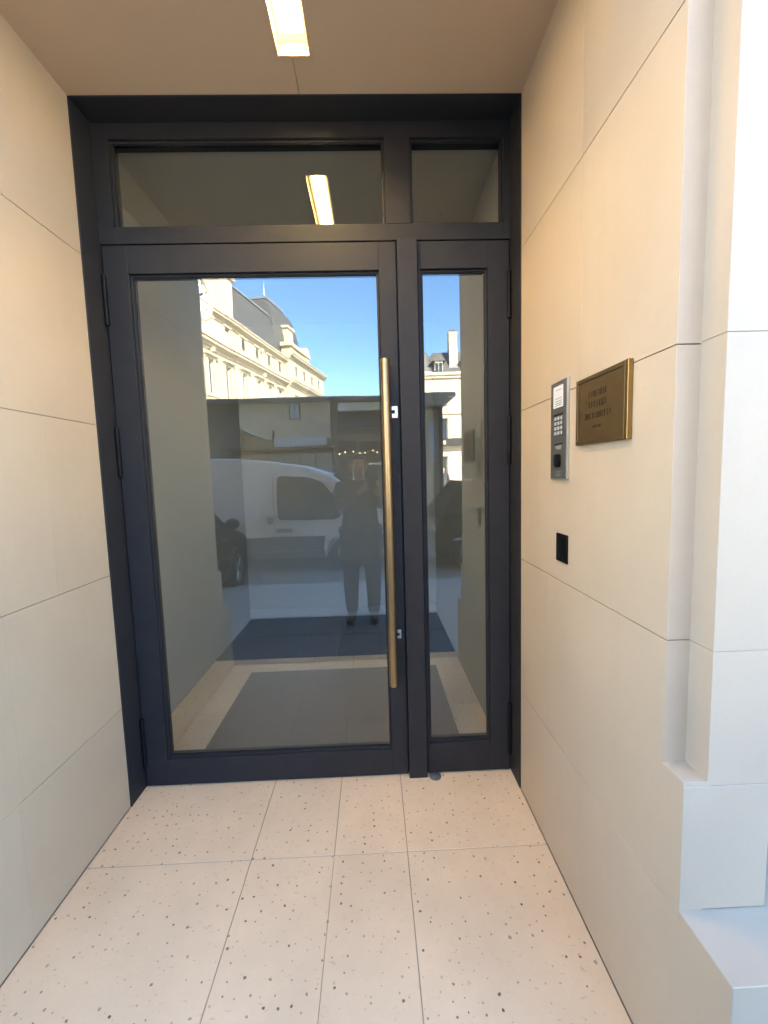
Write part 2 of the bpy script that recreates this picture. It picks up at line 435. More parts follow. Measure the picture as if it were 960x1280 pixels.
# notch floor slips (top of the corner plinth block) are the wall panel ledges; returns of the notch:
for px_ in (2.30, 5.0):
    pier(px_, px_ + .55, False, 1)
for px_ in (-2.86, -5.6):
    pier(px_ - .55, px_, False, -1)
def bay(x0, x1):
    B(x0, x1, -.92, -.74, 3.2, 3.8).build('lintel', 'limestone_facade', bld, .002, 1)
    f = MB(); fy0, fy1 = -.86, -.80
    f.box(x0, x0 + .07, fy0, fy1, .511, 3.2).box(x1 - .07, x1, fy0, fy1, .511, 3.2)
    f.box(x0 + .07, x1 - .07, fy0, fy1, 3.12, 3.2).box(x0 + .07, x1 - .07, fy0, fy1, .511, .60)
    f.box((x0+x1)/2 - .03, (x0+x1)/2 + .03, fy0, fy1, .60, 3.12)
    w = f.build('window', 'anthracite', bld, .003, 1)
    for a, b in ((x0 + .07, (x0+x1)/2 - .03), ((x0+x1)/2 + .03, x1 - .07)):
        B(a, b, -.834, -.826, .60, 3.12).build('pane', 'window_dark', w)
bay(.862, 2.298); bay(2.852, 4.998); bay(-2.858, -1.422); bay(-5.598, -3.412)
B(-9.0, 9.0, YP - .10, -.6, 3.802, 4.05).build('string_course', 'limestone_facade', bld, .01, 2)
B(XL - T - .0015, XR + T + .0015, YP, -.74, H + .135, 3.80).build('porch_lintel', 'limestone_facade', bld, .0016, 1)
B(XL - T - .001, XR + T + .001, YP + .004, -1.02, H + .004, H + .134).build('porch_soffit', 'limestone_facade', bld)
# unseen upper storeys with window openings; height and length shaped for street light
def uwall(z0, z1, wz0, wz1):
    wins = [-8 + 2.6 * i for i in range(7)]
    m_ = MB(); last = -14
    for wx in wins:
        m_.box(last, wx - .6, YP, -.6, z0, z1); last = wx + .6
        m_.box(wx - .6, wx + .6, YP, -.6, z0, wz0).box(wx - .6, wx + .6, YP, -.6, wz1, z1)
    m_.box(last, 10.5, YP, -.6, z0, z1)
    m_.build('wall', 'limestone_facade', bld)
    for wx in wins:
        w = MB().box(wx - .6, wx - .54, -.82, -.76, wz0, wz1).box(wx + .54, wx + .6, -.82, -.76, wz0, wz1).box(wx - .54, wx + .54, -.82, -.76, wz1 - .06, wz1).box(wx - .54, wx + .54, -.82, -.76, wz0, wz0 + .06).box(wx - .03, wx + .03, -.82, -.76, wz0 + .06, wz1 - .06).build('window', 'window_frame_white', bld)
        B(wx - .54, wx + .54, -.796, -.784, wz0 + .06, wz1 - .06).build('pane', 'window_dark', w)
for k in range(2):
    uwall(4.052 + 3.6 * k, 4.052 + 3.6 * (k + 1) - .002, 4.9 + 3.6 * k, 7.0 + 3.6 * k)
B(-14, 10.5, YP - .45, 13, 11.26, 11.7).build('cornice', 'limestone_facade', bld)
MB().prism([(-1.0, 11.7), (.8, 13.6), (11, 13.6), (13, 11.7)], lambda a, b, t: (t, a, b), -14, 10.5).build('roof', 'slate', bld)
# unseen solid mass behind the facade and round the vestibule, keeps sun from leaking
B(-14, 10.5, 2.56, 12.9, -.1, 11.25).build('core', 'building_core', bld)
B(-14, -1.45, -.58, 2.55, -.1, 11.25).build('core', 'building_core', bld)
B(.74, 10.5, -.58, 2.55, -.1, 11.25).build('core', 'building_core', bld)
B(-1.449, .739, -.58, 2.55, 3.30, 11.25).build('core', 'building_core', bld)
B(-14, -9.01, YP, -.585, -.1, 3.8).build('wall', 'limestone_facade', bld)
B(9.01, 10.5, YP, -.585, -.1, 3.8).build('wall', 'limestone_facade', bld)
B(5.552, 9.0, YP, -.72, .511, 3.80).build('wall', 'limestone_facade', bld)
B(-9.0, -6.152, YP, -.72, .511, 3.80).build('wall', 'limestone_facade', bld)

# ---- vestibule behind the glass
vf = tag(B(-1.38, .66, .062, 2.42, -.12, -.008).build('vestibule_floor', 'mortar'), kind='structure')
for a, b in ((-1.375, -.5394), (-.5394, -.2077), (-.2077, .0876), (.0876, .655)):
    for c, d in ((.065, .60), (.60, 1.40)):
        B(a + .0015, b - .0015, c + .0015, d - .0015, -.02, -.002).build('floor_tile', 'limestone_floor', vf)
for a, b in ((-1.375, -.36), (-.36, .655)):
    for c, d in ((1.40, 1.90), (1.90, 2.40)):
        B(a + .0015, b - .0015, c + .0015, d - .0015, -.02, -.002).build('slate_tile', 'vestibule_slate', vf)
mat_o = B(-1.0, .45, .20, 1.15, -.0018, .008).build('door_mat', 'door_mat', None, .003, 1)
tag(mat_o, 'dark grey entrance mat lying inside behind the glass door', 'mat')
vwl = tag(B(-1.448, -1.376, .062, 2.50, -.1, 3.25).build('vestibule_wall_left', 'vestibule_side_light_balance'), kind='structure')
vwr = tag(B(.656, .738, .062, 2.50, -.1, 3.25).build('vestibule_wall_right', 'vestibule_side_light_balance'), kind='structure')
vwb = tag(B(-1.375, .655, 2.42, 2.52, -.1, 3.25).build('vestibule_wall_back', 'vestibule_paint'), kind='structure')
B(-1.374, .654, 2.40, 2.4195, 0, .10).build('skirting', 'vestibule_stone', vwb, .002, 1)
tag(B(-1.449, .739, .0565, 2.52, 3.0775, 3.28).build('vestibule_ceiling', 'vestibule_paint'), kind='structure')

# ================================================================== CEILING LAMP
lamp = thing('ceiling_lamp', 'long recessed ceiling lamp glowing warm yellow above the porch', 'lamp', ((LX0+LX1)/2, (LY0+LY1)/2, H))
t_ = MB()
t_.box(LX0 - .0105, LX0, LY1 - .0105, LY0 + .0095, H - .0025, H + .045).box(LX1, LX1 + .0105, LY1 - .0105, LY0 + .0095, H - .0025, H + .045)
t_.box(LX0, LX1, LY0, LY0 + .0095, H - .0025, H + .045).box(LX0, LX1, LY1 - .0105, LY1, H - .0025, H + .045)
t_.build('trim', 'ceiling_paint', lamp, .0008, 1)
B(LX0 - .004, LX1 + .004, LY1 - .004, LY0 + .004, H + .0455, H + .050).build('diffuser', 'lamp_diffuser', lamp)

cs = thing('ceiling_sensor', 'tiny dark round motion sensor on the porch ceiling', 'sensor', (.455, -.637, H))
MB().cyl((.455, -.637, H - .004), (.455, -.637, H - .0002), .016, .018, 20).build('ring', 'panel_edge', cs)
MB().sphere((.455, -.637, H - .004), .010, .010, .007, 12, 8).build('lens', 'black_plastic', cs, smooth=True)

# ================================================================== ENTRANCE DOOR
FY = -.030      # face of the frame
door = thing('entrance_door', 'tall dark grey glazed entrance door with transom and narrow side leaf', 'door', (-.26, 0, 0))
LT = .006
ln = MB()
ln.box(XL, XL + LT, YF, .06, .0, H).box(XR - LT, XR, YF, .06, .0, H).box(XL + LT, XR - LT, YF, .06, H - LT, H)
ln.build('liner', 'anthracite', door, .0012, 1)
xl, xr, zt = XL + LT, XR - LT, H - LT
# fixed frame
fr = MB()
fr.box(xl, -1.115, FY, .05, 2.5725, zt).box(.622, xr, FY, .05, 2.5725, zt)     # upper jambs
fr.box(-1.115, .622, FY, .05, 3.006, zt)                                       # head
fr.box(-1.115, .622, FY, .05, 2.5725, 2.643)                                   # transom rail
fr.box(.088, .2015, FY, .05, 2.643, 3.006)                                     # mullion
frame = fr.build('frame', 'anthracite', door, .0012, 1)
fj = MB().box(xl, -1.1795, FY + .03, .05, 0, 2.5723).box(.6505, xr, FY + .03, .05, 0, 2.5723)
fj.build('jamb', 'black_gasket', door)
post = B(.134, .223, FY - .026, .05, .0005, 2.572).build('centre_post', 'anthracite', door, .0015, 2)
def glazing(parent, x0, x1, z0, z1, d=.009):
    """beads round a pane plus the pane itself"""
    y0 = -.016
    for a, b, c, e in ((x0, x0 + d, z0, z1), (x1 - d, x1, z0, z1), (x0 + d, x1 - d, z0, z0 + d), (x0 + d, x1 - d, z1 - d, z1)):
        B(a, b, y0, -.0045, c, e).build('glazing_bead', 'anthracite', parent, .003, 2)
    g = MB()
    k = .003
    g.box(x0 + d, x0 + d + k, -.010, -.0045, z0 + d, z1 - d).box(x1 - d - k, x1 - d, -.010, -.0045, z0 + d, z1 - d)
    g.box(x0 + d + k, x1 - d - k, -.010, -.0045, z0 + d, z0 + d + k).box(x0 + d + k, x1 - d - k, -.010, -.0045, z1 - d - k, z1 - d)
    g.build('gasket', 'black_gasket', parent)
    B(x0 + .004, x1 - .004, -.004, .004, z0 + .004, z1 - .004).build('glass_pane', 'door_glass', parent)
    B_ = MB().box(x0, x0 + d, .0045, .016, z0, z1).box(x1 - d, x1, .0045, .016, z0, z1).box(x0 + d, x1 - d, .0045, .016, z0, z0 + d).box(x0 + d, x1 - d, .0045, .016, z1 - d, z1)
    B_.build('glazing_bead', 'anthracite', parent)
glazing(frame, -1.1148, .0878, 2.6432, 3.0058)
glazing(frame, .2017, .6218, 2.6432, 3.0058)
def leaf(name, x0, x1, z0, z1, gx0, gx1, gz0, gz1):
    m_ = MB().box(x0, gx0, FY, .045, z0, z1).box(gx1, x1, FY, .045, z0, z1)
    m_.box(gx0, gx1, FY, .045, z0, gz0).box(gx0, gx1, FY, .045, gz1, z1)
    l = m_.build(name, 'anthracite', door, .0012, 1)
    glazing(l, gx0 + .0002, gx1 - .0002, gz0 + .0002, gz1 - .0002)
    return l
main_leaf = leaf('door_leaf', -1.1765, .1285, .006, 2.5665, -1.070, .0505, .138, 2.446)
side_leaf = leaf('side_leaf', .2275, .6475, .006, 2.5665, .240, .5495, .160, 2.448)
# dark gaps (gaskets) round the leaves
MB().box(xl, .1337, FY + .016, .04, 2.5668, 2.5722).box(.2233, xr, FY + .016, .04, 2.5668, 2.5722).box(.1287, .1337, FY + .016, .04, .006, 2.566).build('gasket', 'black_gasket', door)
def hinge(parent, x, z0, z1):
    h = (z1 - z0)
    mb = MB().cyl((x, FY - .008, z0), (x, FY - .008, z0 + h * .49), .0095, n=14).cyl((x, FY - .008, z0 + h * .51), (x, FY - .008, z1), .0095, n=14)
    mb.cyl((x, FY - .008, z0 + h * .485), (x, FY - .008, z0 + h * .515), .007, n=12)
    mb.build('hinge', 'hinge_dark', parent, .0015, 2, True)
for z0, z1 in ((2.222, 2.44), (1.545, 1.77), (.11, .362)): hinge(main_leaf, -1.1735, z0, z1)
for z0, z1 in ((2.222, 2.43), (1.555, 1.773), (.095, .364)): hinge(side_leaf, .6445, z0, z1)
# long bronze pull handle
HX, HY = .0645, -.092
ph = MB().cyl((HX, HY, .507), (HX, HY, 2.036), .0205, n=40).build('pull_handle', 'bronze', main_leaf, .0025, 2, True)
for zc_, w_, h_ in ((1.808, .030, .056), (.742, .020, .042)):
    mb = MB().box(HX + .026, HX + .026 + w_, FY - .012, FY - .0005, zc_ - h_/2, zc_ + h_/2)
    mb.build('handle_bracket', 'steel', main_leaf, .003, 2)
    MB().box(HX + .024, HX + .026 + w_*.55, FY - .0145, FY - .0122, zc_ - h_*.12, zc_ + h_*.16).build('bracket_slot', 'black_plastic', main_leaf)
    MB().cyl((HX, HY, zc_), (HX, FY - .001, zc_), .009, n=16).build('handle_bracket', 'steel', main_leaf, 0, 2, True)
# rubber stop by the foot of the post
ds = thing('door_stop', 'low blue grey rubber door stop on floor at foot of post', 'door stop', (.262, -.052, 0))
MB().cyl((.262, -.050, .0003), (.262, -.050, .007), .030, .028, 28).build('base', 'rubber_blue', ds, .002, 2, True)
MB().cyl((.262, -.050, .007), (.262, -.050, .010), .022, .016, 24).build('cap', 'rubber_blue', ds, .001, 2, True)

# ================================================================== THINGS ON THE RIGHT WALL
def wbox(mb, xf, xb, ya, yb, za, zb): return mb.box(xf, xb, ya, yb, za, zb)
ic = thing('intercom_panel', 'tall grey metal intercom panel with keypad on right wall', 'intercom', (XR, -.5225, 1.485))
XF = XR - .010
B(XF, XR - .0003, -.6085, -.4835, 1.485, 1.828).build('housing', 'panel_edge', ic, .0025, 2)
B(XF - .0015, XF - .0002, -.6060, -.4860, 1.4885, 1.8245).build('face_plate', 'panel_grey', ic, .0008, 1)
disp = B(XF - .003, XF - .0016, -.5825, -.5085, 1.735, 1.809).build('display', 'paper_white', ic, .0006, 1)
for za, ya, yb in ((1.795, -.5745, -.5295), (1.766, -.5745, -.5235), (1.757, -.5775, -.5235), (1.749, -.5745, -.5275), (1.743, -.5715, -.5235)):
    B(XF - .0034, XF - .0031, ya, yb, za - .0012, za + .0012).build('text_line', 'ink_grey', disp)
kp = B(XF - .0022, XF - .0016, -.5835, -.5115, 1.637, 1.708).build('keypad', 'panel_grey', ic)
B(XF - .0035, XF - .0016, -.5835, -.5115, 1.7085, 1.7125).build('keypad_hood', 'black_plastic', ic)
for i in range(3):
    for j in range(4):
        yc, zc_ = -.5245 - i * .0225, 1.6975 - j * .0168
        B(XF - .0048, XF - .0023, yc - .0085, yc + .0085, zc_ - .0062, zc_ + .0062).build('key', 'key_light', kp, .0012, 1)
B(XF - .0035, XF - .0016, -.5795, -.5185, 1.6075, 1.6105).build('slot', 'black_plastic', ic)
MB().prism([(-.5755, 1.605), (-.5235, 1.602), (-.5355, 1.592), (-.5675, 1.590)], lambda a, b, t: (t, a, b), XF - .003, XF - .0016).build('emblem', 'key_light', ic, .0004, 1)
fo = []
for k in range(24):
    a = 2 * math.pi * k / 24
    ca, sa = math.cos(a), math.sin(a)
    fo.append((-.5455 + .025 * math.copysign(abs(ca) ** .55, ca), 1.551 + .0235 * math.copysign(abs(sa) ** .55, sa)))
MB().prism(fo, lambda a, b, t: (t, a, b), XF - .007, XF - .0016).build('badge_reader', 'black_plastic', ic, .002, 2, True)
for za in (1.512, 1.5035, 1.498):
    B(XF - .0020, XF - .0016, -.5675, -.5295, za - .0009, za + .0009).build('text_line', 'key_light', ic)

pq = thing('brass_plaque', 'dark bronze name plaque with bright brass edge and engraved lines', 'plaque', (XR, -.8090, 1.594))
XQ = XR - .014
B(XQ + .003, XR - .0003, -.9440, -.6760, 1.594, 1.794).build('plate', 'dark_bronze', pq, .001, 1)
rim = MB().box(XQ, XQ + .0028, -.9300, -.6760, 1.782, 1.794).box(XQ, XQ + .0028, -.9300, -.6760, 1.594, 1.606).box(XQ, XQ + .0028, -.6880, -.6760, 1.606, 1.782).box(XQ, XQ + .0028, -.9300, -.9180, 1.606, 1.782)
rim.build('rim', 'dark_bronze', pq, .0008, 1)
B(XQ - .0005, XR - .0004, -.9450, -.9308, 1.5935, 1.7945).build('edge', 'bronze_edge', pq, .001, 1)
# engraved lettering: worn, unreadable strokes
def engrave(y0, y1, zc_, h_, n):
    rnd = random.Random(int(zc_ * 1000)); w = (y1 - y0) / n
    mb = MB(); xa, xb = XQ + .0024, XQ + .0029
    for i in range(n):
        yc = y0 + (i + .5) * w; hw = w * .34; s = h_ / 2; tk = w * .17
        k = rnd.choice('IOTEVNLU')
        def bar(a, b, c, d): mb.box(xa, xb, a, b, c, d)
        if k in 'OUNEL': bar(yc + hw - tk, yc + hw, zc_ - s, zc_ + s)
        if k in 'OUN': bar(yc - hw, yc - hw + tk, zc_ - s, zc_ + s)
        if k in 'ITV': bar(yc - tk/2, yc + tk/2, zc_ - s, zc_ + s)
        if k in 'OTE': bar(yc - hw + tk*1.02, yc + hw - tk*1.02, zc_ + s - tk, zc_ + s)
        if k in 'OUEL': bar(yc - hw + tk*1.02, yc + hw - tk*1.02, zc_ - s, zc_ - s + tk)
        if k in 'EN': bar(yc - hw + tk*1.02, yc + hw - tk*1.02, zc_ - tk/2, zc_ + tk/2)
    mb.build('engraved_line', 'engraving', pq)
engrave(-.8470, -.7470, 1.739, .017, 8); engrave(-.8450, -.7450, 1.709, .017, 7); engrave(-.8690, -.7270, 1.676, .017, 11); engrave(-.8160, -.7740, 1.644, .008, 6)

sw = thing('door_switch', 'small black rectangular switch below the intercom on right wall', 'switch', (XR, -.566, 1.192))
B(XR - .006, XR - .0003, -.608, -.524, 1.192, 1.293).build('plate', 'black_plastic', sw, .003, 3, True)
B(XR - .0085, XR - .0061, -.598, -.534, 1.204, 1.281).build('rocker', 'black_plastic', sw, .002, 2, True)

# ================================================================== STREET BEHIND THE CAMERA (seen in the glass)
# ---- wheels, van, cars
def wheel(parent, c, ax, r, w=.19, spokes=7):
    c, ax = Vector(c), Vector(ax).normalized()
    t = MB().ring(c, ax, r, r * .66, w, 32).build('wheel', 'tyre', parent, .02, 2, True)
    mb = MB().ring(c + ax * w * .30, ax, r * .67, r * .58, w * .3, 28)
    a = ax.orthogonal().normalized(); b = ax.cross(a)
    mb.cyl(c + ax * w * .2, c + ax * w * .42, r * .16, r * .14, 16)
    for k in range(spokes):
        t0 = 2 * math.pi * k / spokes
        d = a * math.cos(t0) + b * math.sin(t0)
        mb.cyl(c + ax * w * .34 + d * r * .1, c + ax * w * .34 + d * r * .6, r * .065, r * .05, 6)
    mb.build('rim', 'alloy', t)
    MB().cyl(c - ax * w * .2, c - ax * w * .1, r * .64, n=24).build('brake_disc', 'metal_black', t)

def arc(cx, cy, r, a0, a1, n):
    return [(cx + r * math.cos(R(a0 + (a1 - a0) * i / n)), cy + r * math.sin(R(a0 + (a1 - a0) * i / n))) for i in range(n + 1)]
van = thing('delivery_van', 'small white delivery van with grey lower cladding parked along the street', 'van', (-1.5, -5.85, -.1))
VY = -5.0; VW = 1.72
vfn = lambda a, b, t: (a, t, b)
WF, WR_, WRAD = -.42, -3.08, .31
low = .13
prof = [(-3.95, .20), (-3.98, .55), (-3.96, 1.1), (-3.86, 1.72), (-3.74, 1.84), (-3.2, 1.875), (-2.4, 1.865), (-1.75, 1.80), (-1.2, 1.705), (-.72, 1.565),
        (-.25, 1.20), (.02, 1.04), (.42, .93), (.60, .80), (.68, .55), (.69, .30), (.62, .20)]
arch = lambda cx: [(cx + .38 * math.cos(R(a)), .21 + .36 * math.sin(R(a))) for a in range(0, 181, 20)]
prof_full = prof + [(WF + .40, low)] + arch(WF) + [(WF - .40, low), (WR_ + .40, low)] + arch(WR_) + [(WR_ - .40, low)]
body = MB().prism(prof_full, vfn, VY, VY - VW)
# tumblehome: lean the sides in above the belt line
body.v = [(x_, (y_ + (-.16 if y_ > -5.5 else .16) * max(0, (z_ - .78)) ** 1.3), z_) for x_, y_, z_ in body.v]
bo = body.build('body', 'van_white', van, .045, 3, True)
def vy(z, off=0.0): return VY - .16 * max(0, z - .78) ** 1.3 + off
def vpanel(name, poly, mat, proud, thick=.03, bev=.008, parent=None):
    vs = []
    mb = MB(); n = len(poly)
    P = [(a, vy(b, proud), b) for a, b in poly] + [(a, vy(b, proud - thick), b) for a, b in poly]
    mb.add(P, [tuple(range(n))[::-1], tuple(range(n, 2*n))] + [(i, (i+1)%n, n+(i+1)%n, n+i) for i in range(n)])
    return mb.build(name, mat, parent or van, bev, 2, False)
def rrect(x0, x1, z0, z1, r):
    return arc(x1 - r, z1 - r, r, 0, 90, 4) + arc(x0 + r, z1 - r, r, 90, 180, 4) + arc(x0 + r, z0 + r, r, 180, 270, 4) + arc(x1 - r, z0 + r, r, 270, 360, 4)
vpanel('side_panel', rrect(-3.30, -1.93, .78, 1.56, .07), 'van_white', .008)
vpanel('door_window', arc(-1.56, .87, .06, 180, 270, 3) + [(-.66, .79), (-.56, .84), (-.62, 1.12), (-.86, 1.42), (-1.05, 1.50), (-1.54, 1.535)] + arc(-1.56, 1.47, .06, 110, 180, 2), 'car_glass', .006, .02, .004)
vpanel('cladding', [(-3.42, .27), (-.86, .27), (-.83, .515), (-3.45, .515)], 'van_cladding', .018, .03)
vpanel('cladding', [(.02, .27), (.60, .27), (.64, .50), (.0, .50)], 'van_cladding', .018, .03)
vpanel('cladding', [(-3.95, .27), (-3.52, .27), (-3.50, .515), (-3.95, .515)], 'van_cladding', .018, .03)
vpanel('sill', [(-2.66, .135), (-.84, .135), (-.84, .262), (-2.66, .262)], 'van_cladding', .010, .03)
vpanel('door_handle', rrect(-1.66, -1.38, .585, .655, .02), 'van_cladding', .022, .03)
vpanel('door_handle', rrect(-1.80, -1.71, .73, .85, .015), 'van_cladding', .016, .03)
for xg in (-1.70, -.70, -3.40):
    vpanel('door_seam', [(xg, .28), (xg + .008, .28), (xg + .008, 1.55), (xg, 1.55)], 'van_cladding', .0015, .01, 0)
# windscreen, lamps, bumper, far side window, mirror
wsn = Vector((.366, 0, .47)).normalized()
ws = MB().add([(-.68, VY - .24, 1.545), (-.68, VY - VW + .24, 1.545), (-.02, VY - VW + .12, 1.075), (-.02, VY - .12, 1.075)], [(0, 1, 2, 3)])
ws.v = [tuple(Vector(p) + Vector((.012, 0, .016))) for p in ws.v] + [tuple(Vector(p) + Vector((-.01, 0, -.012))) for p in ws.v]
ws.f = [(0, 1, 2, 3), (7, 6, 5, 4), (0, 1, 5, 4), (1, 2, 6, 5), (2, 3, 7, 6), (3, 0, 4, 7)]
ws.build('windscreen', 'car_glass', van)
B(.60, .73, VY - VW + .03, VY - .03, .22, .45).build('bumper', 'van_cladding', van, .03, 3, True)
for yy in (VY - .22, VY - VW + .22): MB().sphere((.60, yy, .70), .07, .13, .10).build('headlight', 'headlamp', van, smooth=True)
MB().sphere((-.55, VY + .07, .98), .07, .09, .12).build('wing_mirror', 'van_cladding', van, smooth=True)
for yy, s_ in ((VY - .085, 1), (VY - VW + .085, -1)):
    for xx in (WF, WR_): wheel(van, (xx, yy, .21), (0, s_, 0), WRAD, .19)

def make_car(name, label, loc, rz, L=3.9, paint='car_black', group=None, pitch=0.0):
    """hatchback pointing along local +x, wheels on local z=0"""
    root = thing(name, label, 'car', (0, 0, 0), group)
    W = 1.70; wr = .31; wf, wb = L/2 - .72, -L/2 + .62
    fn = lambda a, b, t: (a, t, b)
    def ar(cx): return [(cx + .37 * math.cos(R(a)), wr + .36 * math.sin(R(a))) for a in range(0, 181, 20)]
    pr = [(-L/2 + .06, .24), (-L/2, .45), (-L/2 + .03, .80), (-L/2 + .12, .95), (-.3, .93), (L/2 - 1.05, .93), (L/2 - .5, .83), (L/2 - .12, .70), (L/2, .50), (L/2 - .04, .24)]
    pr = pr + [(wf + .39, .20)] + ar(wf) + [(wf - .39, .20), (wb + .39, .20)] + ar(wb) + [(wb - .39, .20)]
    MB().prism(pr, fn, -W/2, W/2).build('body', paint, root, .05, 3, True)
    x0, x1, x2, x3 = -L/2 + .10, -L/2 + .55, L/2 - 1.75, L/2 - 1.02
    def cabin(ins, top, xi=0.0):
        mb = MB(); b_ = W/2 - .06 - ins; t_ = W/2 - .26 - ins
        mb.add([(x0 + xi, -b_, .90), (x3 - xi, -b_, .90), (x3 - xi, b_, .90), (x0 + xi, b_, .90), (x1 + xi, -t_, top), (x2 - xi, -t_, top), (x2 - xi, t_, top), (x1 + xi, t_, top)],
               [(0,3,2,1),(4,5,6,7),(0,1,5,4),(1,2,6,5),(2,3,7,6),(3,0,4,7)])
        return mb
    cabin(0, 1.45).build('cabin', 'car_glass', root, .06, 3, True)
    B(x1 - .02, x2 + .04, -W/2 + .24, W/2 - .24, 1.435, 1.475).build('roof', paint, root, .015, 2, True)
    for s_ in (-1, 1):
        for (a, b) in (((x0, .90), (x1, 1.45)), ((x3, .90), (x2, 1.45)), (((x0+x3)/2 - .1, .9), ((x1+x2)/2 - .1, 1.45))):
            MB().cyl((a[0], s_ * (W/2 - .065), a[1]), (b[0], s_ * (W/2 - .255), b[1]), .035, .032, 8).build('pillar', paint, root, smooth=True)
        MB().sphere((x3 - .12, s_ * (W/2 + .07), .97), .07, .10, .075).build('wing_mirror', paint, root, smooth=True)
        MB().sphere((L/2 - .14, s_ * (W/2 - .22), .62), .10, .17, .09).build('headlight', 'headlamp', root, smooth=True)
        MB().sphere((-L/2 + .06, s_ * (W/2 - .16), .78), .05, .12, .12).build('tail_light', 'light_red', root, smooth=True)
        B(-.1, .08, s_ * (W/2 + .004), s_ * (W/2 + .022), .76, .79).build('door_handle', 'chrome', root, .004, 1)
        B(x0 + .2, x3 + .1, s_ * (W/2 - .002), s_ * (W/2 + .010), .50, .525).build('trim_strip', 'chrome', root, .003, 1)
        for xx in (wf, wb): wheel(root, (xx, s_ * (W/2 - .09), wr), (0, s_, 0), wr, .19, 5)
    root.rotation_euler = (0, pitch, rz); root.location = loc
    return root
make_car('parked_car', 'black car at left edge of the reflection, in front of the white van', (-2.84, -3.38, -.045), R(-90), 2.65, pitch=R(3.6))
make_car('parked_car', 'black hatchback parked beyond the pavement, seen in the narrow side glass', (3.05, -5.62, -.1), R(0), 4.1)

# ---- low pavilion opposite
pv = thing('street_pavilion', 'low flat roofed grey pavilion with shutters and overhanging eave across street', 'pavilion', (-2, -13, 0))
PY = -11.0
B(-9.0, 2.20, PY - 4.5, PY - .30, 0, 3.80).build('wall', 'pavilion_grey', pv)
# roof slab with moulded eave (right end visible against the sky)
prof_e = [(0, 3.56), (.04, 3.56), (.06, 3.62), (.16, 3.66), (.20, 3.74), (.34, 3.80), (.36, 3.93), (0, 3.93)]
rf = MB()
rf.box(-9.0, 2.22, PY - 4.5, PY, 3.83, 3.92)
rf.box(1.5, 2.22, PY - 4.5, PY - .32, 3.56, 3.828)
rf.prism([(0, 3.83), (.10, 3.83), (.12, 3.87), (.20, 3.88), (.20, 3.93), (0, 3.93)], lambda a, b, t: (t, PY + a, b), -9.0, 1.499)
rf.prism([(a, b) for a, b in prof_e], lambda a, b, t: (t, PY + a, b), 1.5, 2.22)
rf.prism([(a, b) for a, b in prof_e], lambda a, b, t: (2.22 + a, t, b), PY - 4.5, PY)
rf.box(2.22, 2.56, PY, PY + .34, 3.80, 3.925)
rf.build('roof', 'zinc', pv)
# louvred shutter bay
lv = MB()
z_ = 2.15
while z_ < 3.78:
    lv.prism([(0, z_), (.05, z_ - .028), (.05, z_ - .022), (0, z_ + .02)], lambda a, b, t: (t, PY - .12 + a, b), -7.0, -4.05); z_ += .062
tag(lv.build('louvre_slats', 'pavilion_grey', pv), kind='stuff')
B(-7.05, -4.02, PY - .29, PY - .13, 2.08, 3.825).build('shutter_back', 'pavilion_dark', pv)
B(-7.05, -4.02, PY - .29, PY - .10, .004, 2.075).build('shutter_base', 'pavilion_grey', pv)
# stone bay with curved white trim
cpts = [(-3.93, 3.82), (-3.97, 3.60), (-3.99, 3.38), (-4.0, 3.2), (-3.93, 3.05), (-3.78, 2.95), (-3.5, 2.85), (-3.2, 2.74), (-2.92, 2.69)]
stp = MB().prism(cpts + [(-1.25, 2.69), (-1.25, 3.82)], lambda a, b, t: (a, t, b), PY - .29, PY - .09)
stp.build('stone_wall', 'pavilion_stone', pv)
sb = MB(); zz = 2.72; row = 0
while zz < 3.68:
    xx = -3.9 + (.2 if row % 2 else 0)
    while xx < -1.7:
        lim = zz > 3.05 or xx > -3.0 - (zz - 2.7) * 2.2
        if lim and not (-2.55 < xx + .18 and xx < -2.1 and zz > 3.15): sb.box(xx + .008, min(xx + .39, -1.3), PY - .10, PY - .075 + random.uniform(-.006, .006), zz + .006, zz + .128)
        xx += .40
    zz += .134; row += 1
tag(sb.build('stone_blocks', 'pavilion_stone', pv), kind='stuff')
MB().tube([(a - .02, PY - .06, b) for a, b in cpts], .026, 8).build('curved_trim', 'pavilion_white', pv, smooth=True)
pw = B(-2.50, -2.16, PY - .12, PY - .055, 3.30, 3.81).build('window', 'pavilion_dark', pv)
B(-2.47, -2.34, PY - .054, PY - .045, 3.33, 3.79).build('pane', 'pale_blue_panel', pw); B(-2.32, -2.19, PY - .054, PY - .045, 3.33, 3.79).build('pane', 'pale_blue_panel', pw)
# terrace ledge, pale screen
B(-4.3, -1.2, PY - .28, PY + .35, 2.36, 2.44).build('ledge', 'pavilion_dark', pv, .01, 1)
scr = B(-2.92, -1.35, PY + .20, PY + .24, 2.441, 2.70).build('screen', 'pale_blue_panel', pv)
for k in range(12): B(-2.92 + k * .1325, -2.90 + k * .1325, PY + .242, PY + .262, 2.441, 2.72).build('screen_bar', 'pavilion_white', scr)
B(-2.98, -2.925, PY + .16, PY + .26, 2.441, 2.95).build('screen_post', 'pavilion_dark', pv)
B(-4.3, -1.2, PY - .28, PY - .02, .004, 2.355).build('dark_front', 'pavilion_dark', pv)
for k in range(6): B(-4.2 + k * .5, -3.76 + k * .5, PY - .018, PY + .03, 1.5, 2.25).build('front_panel', 'pavilion_grey', pv, .01, 1)
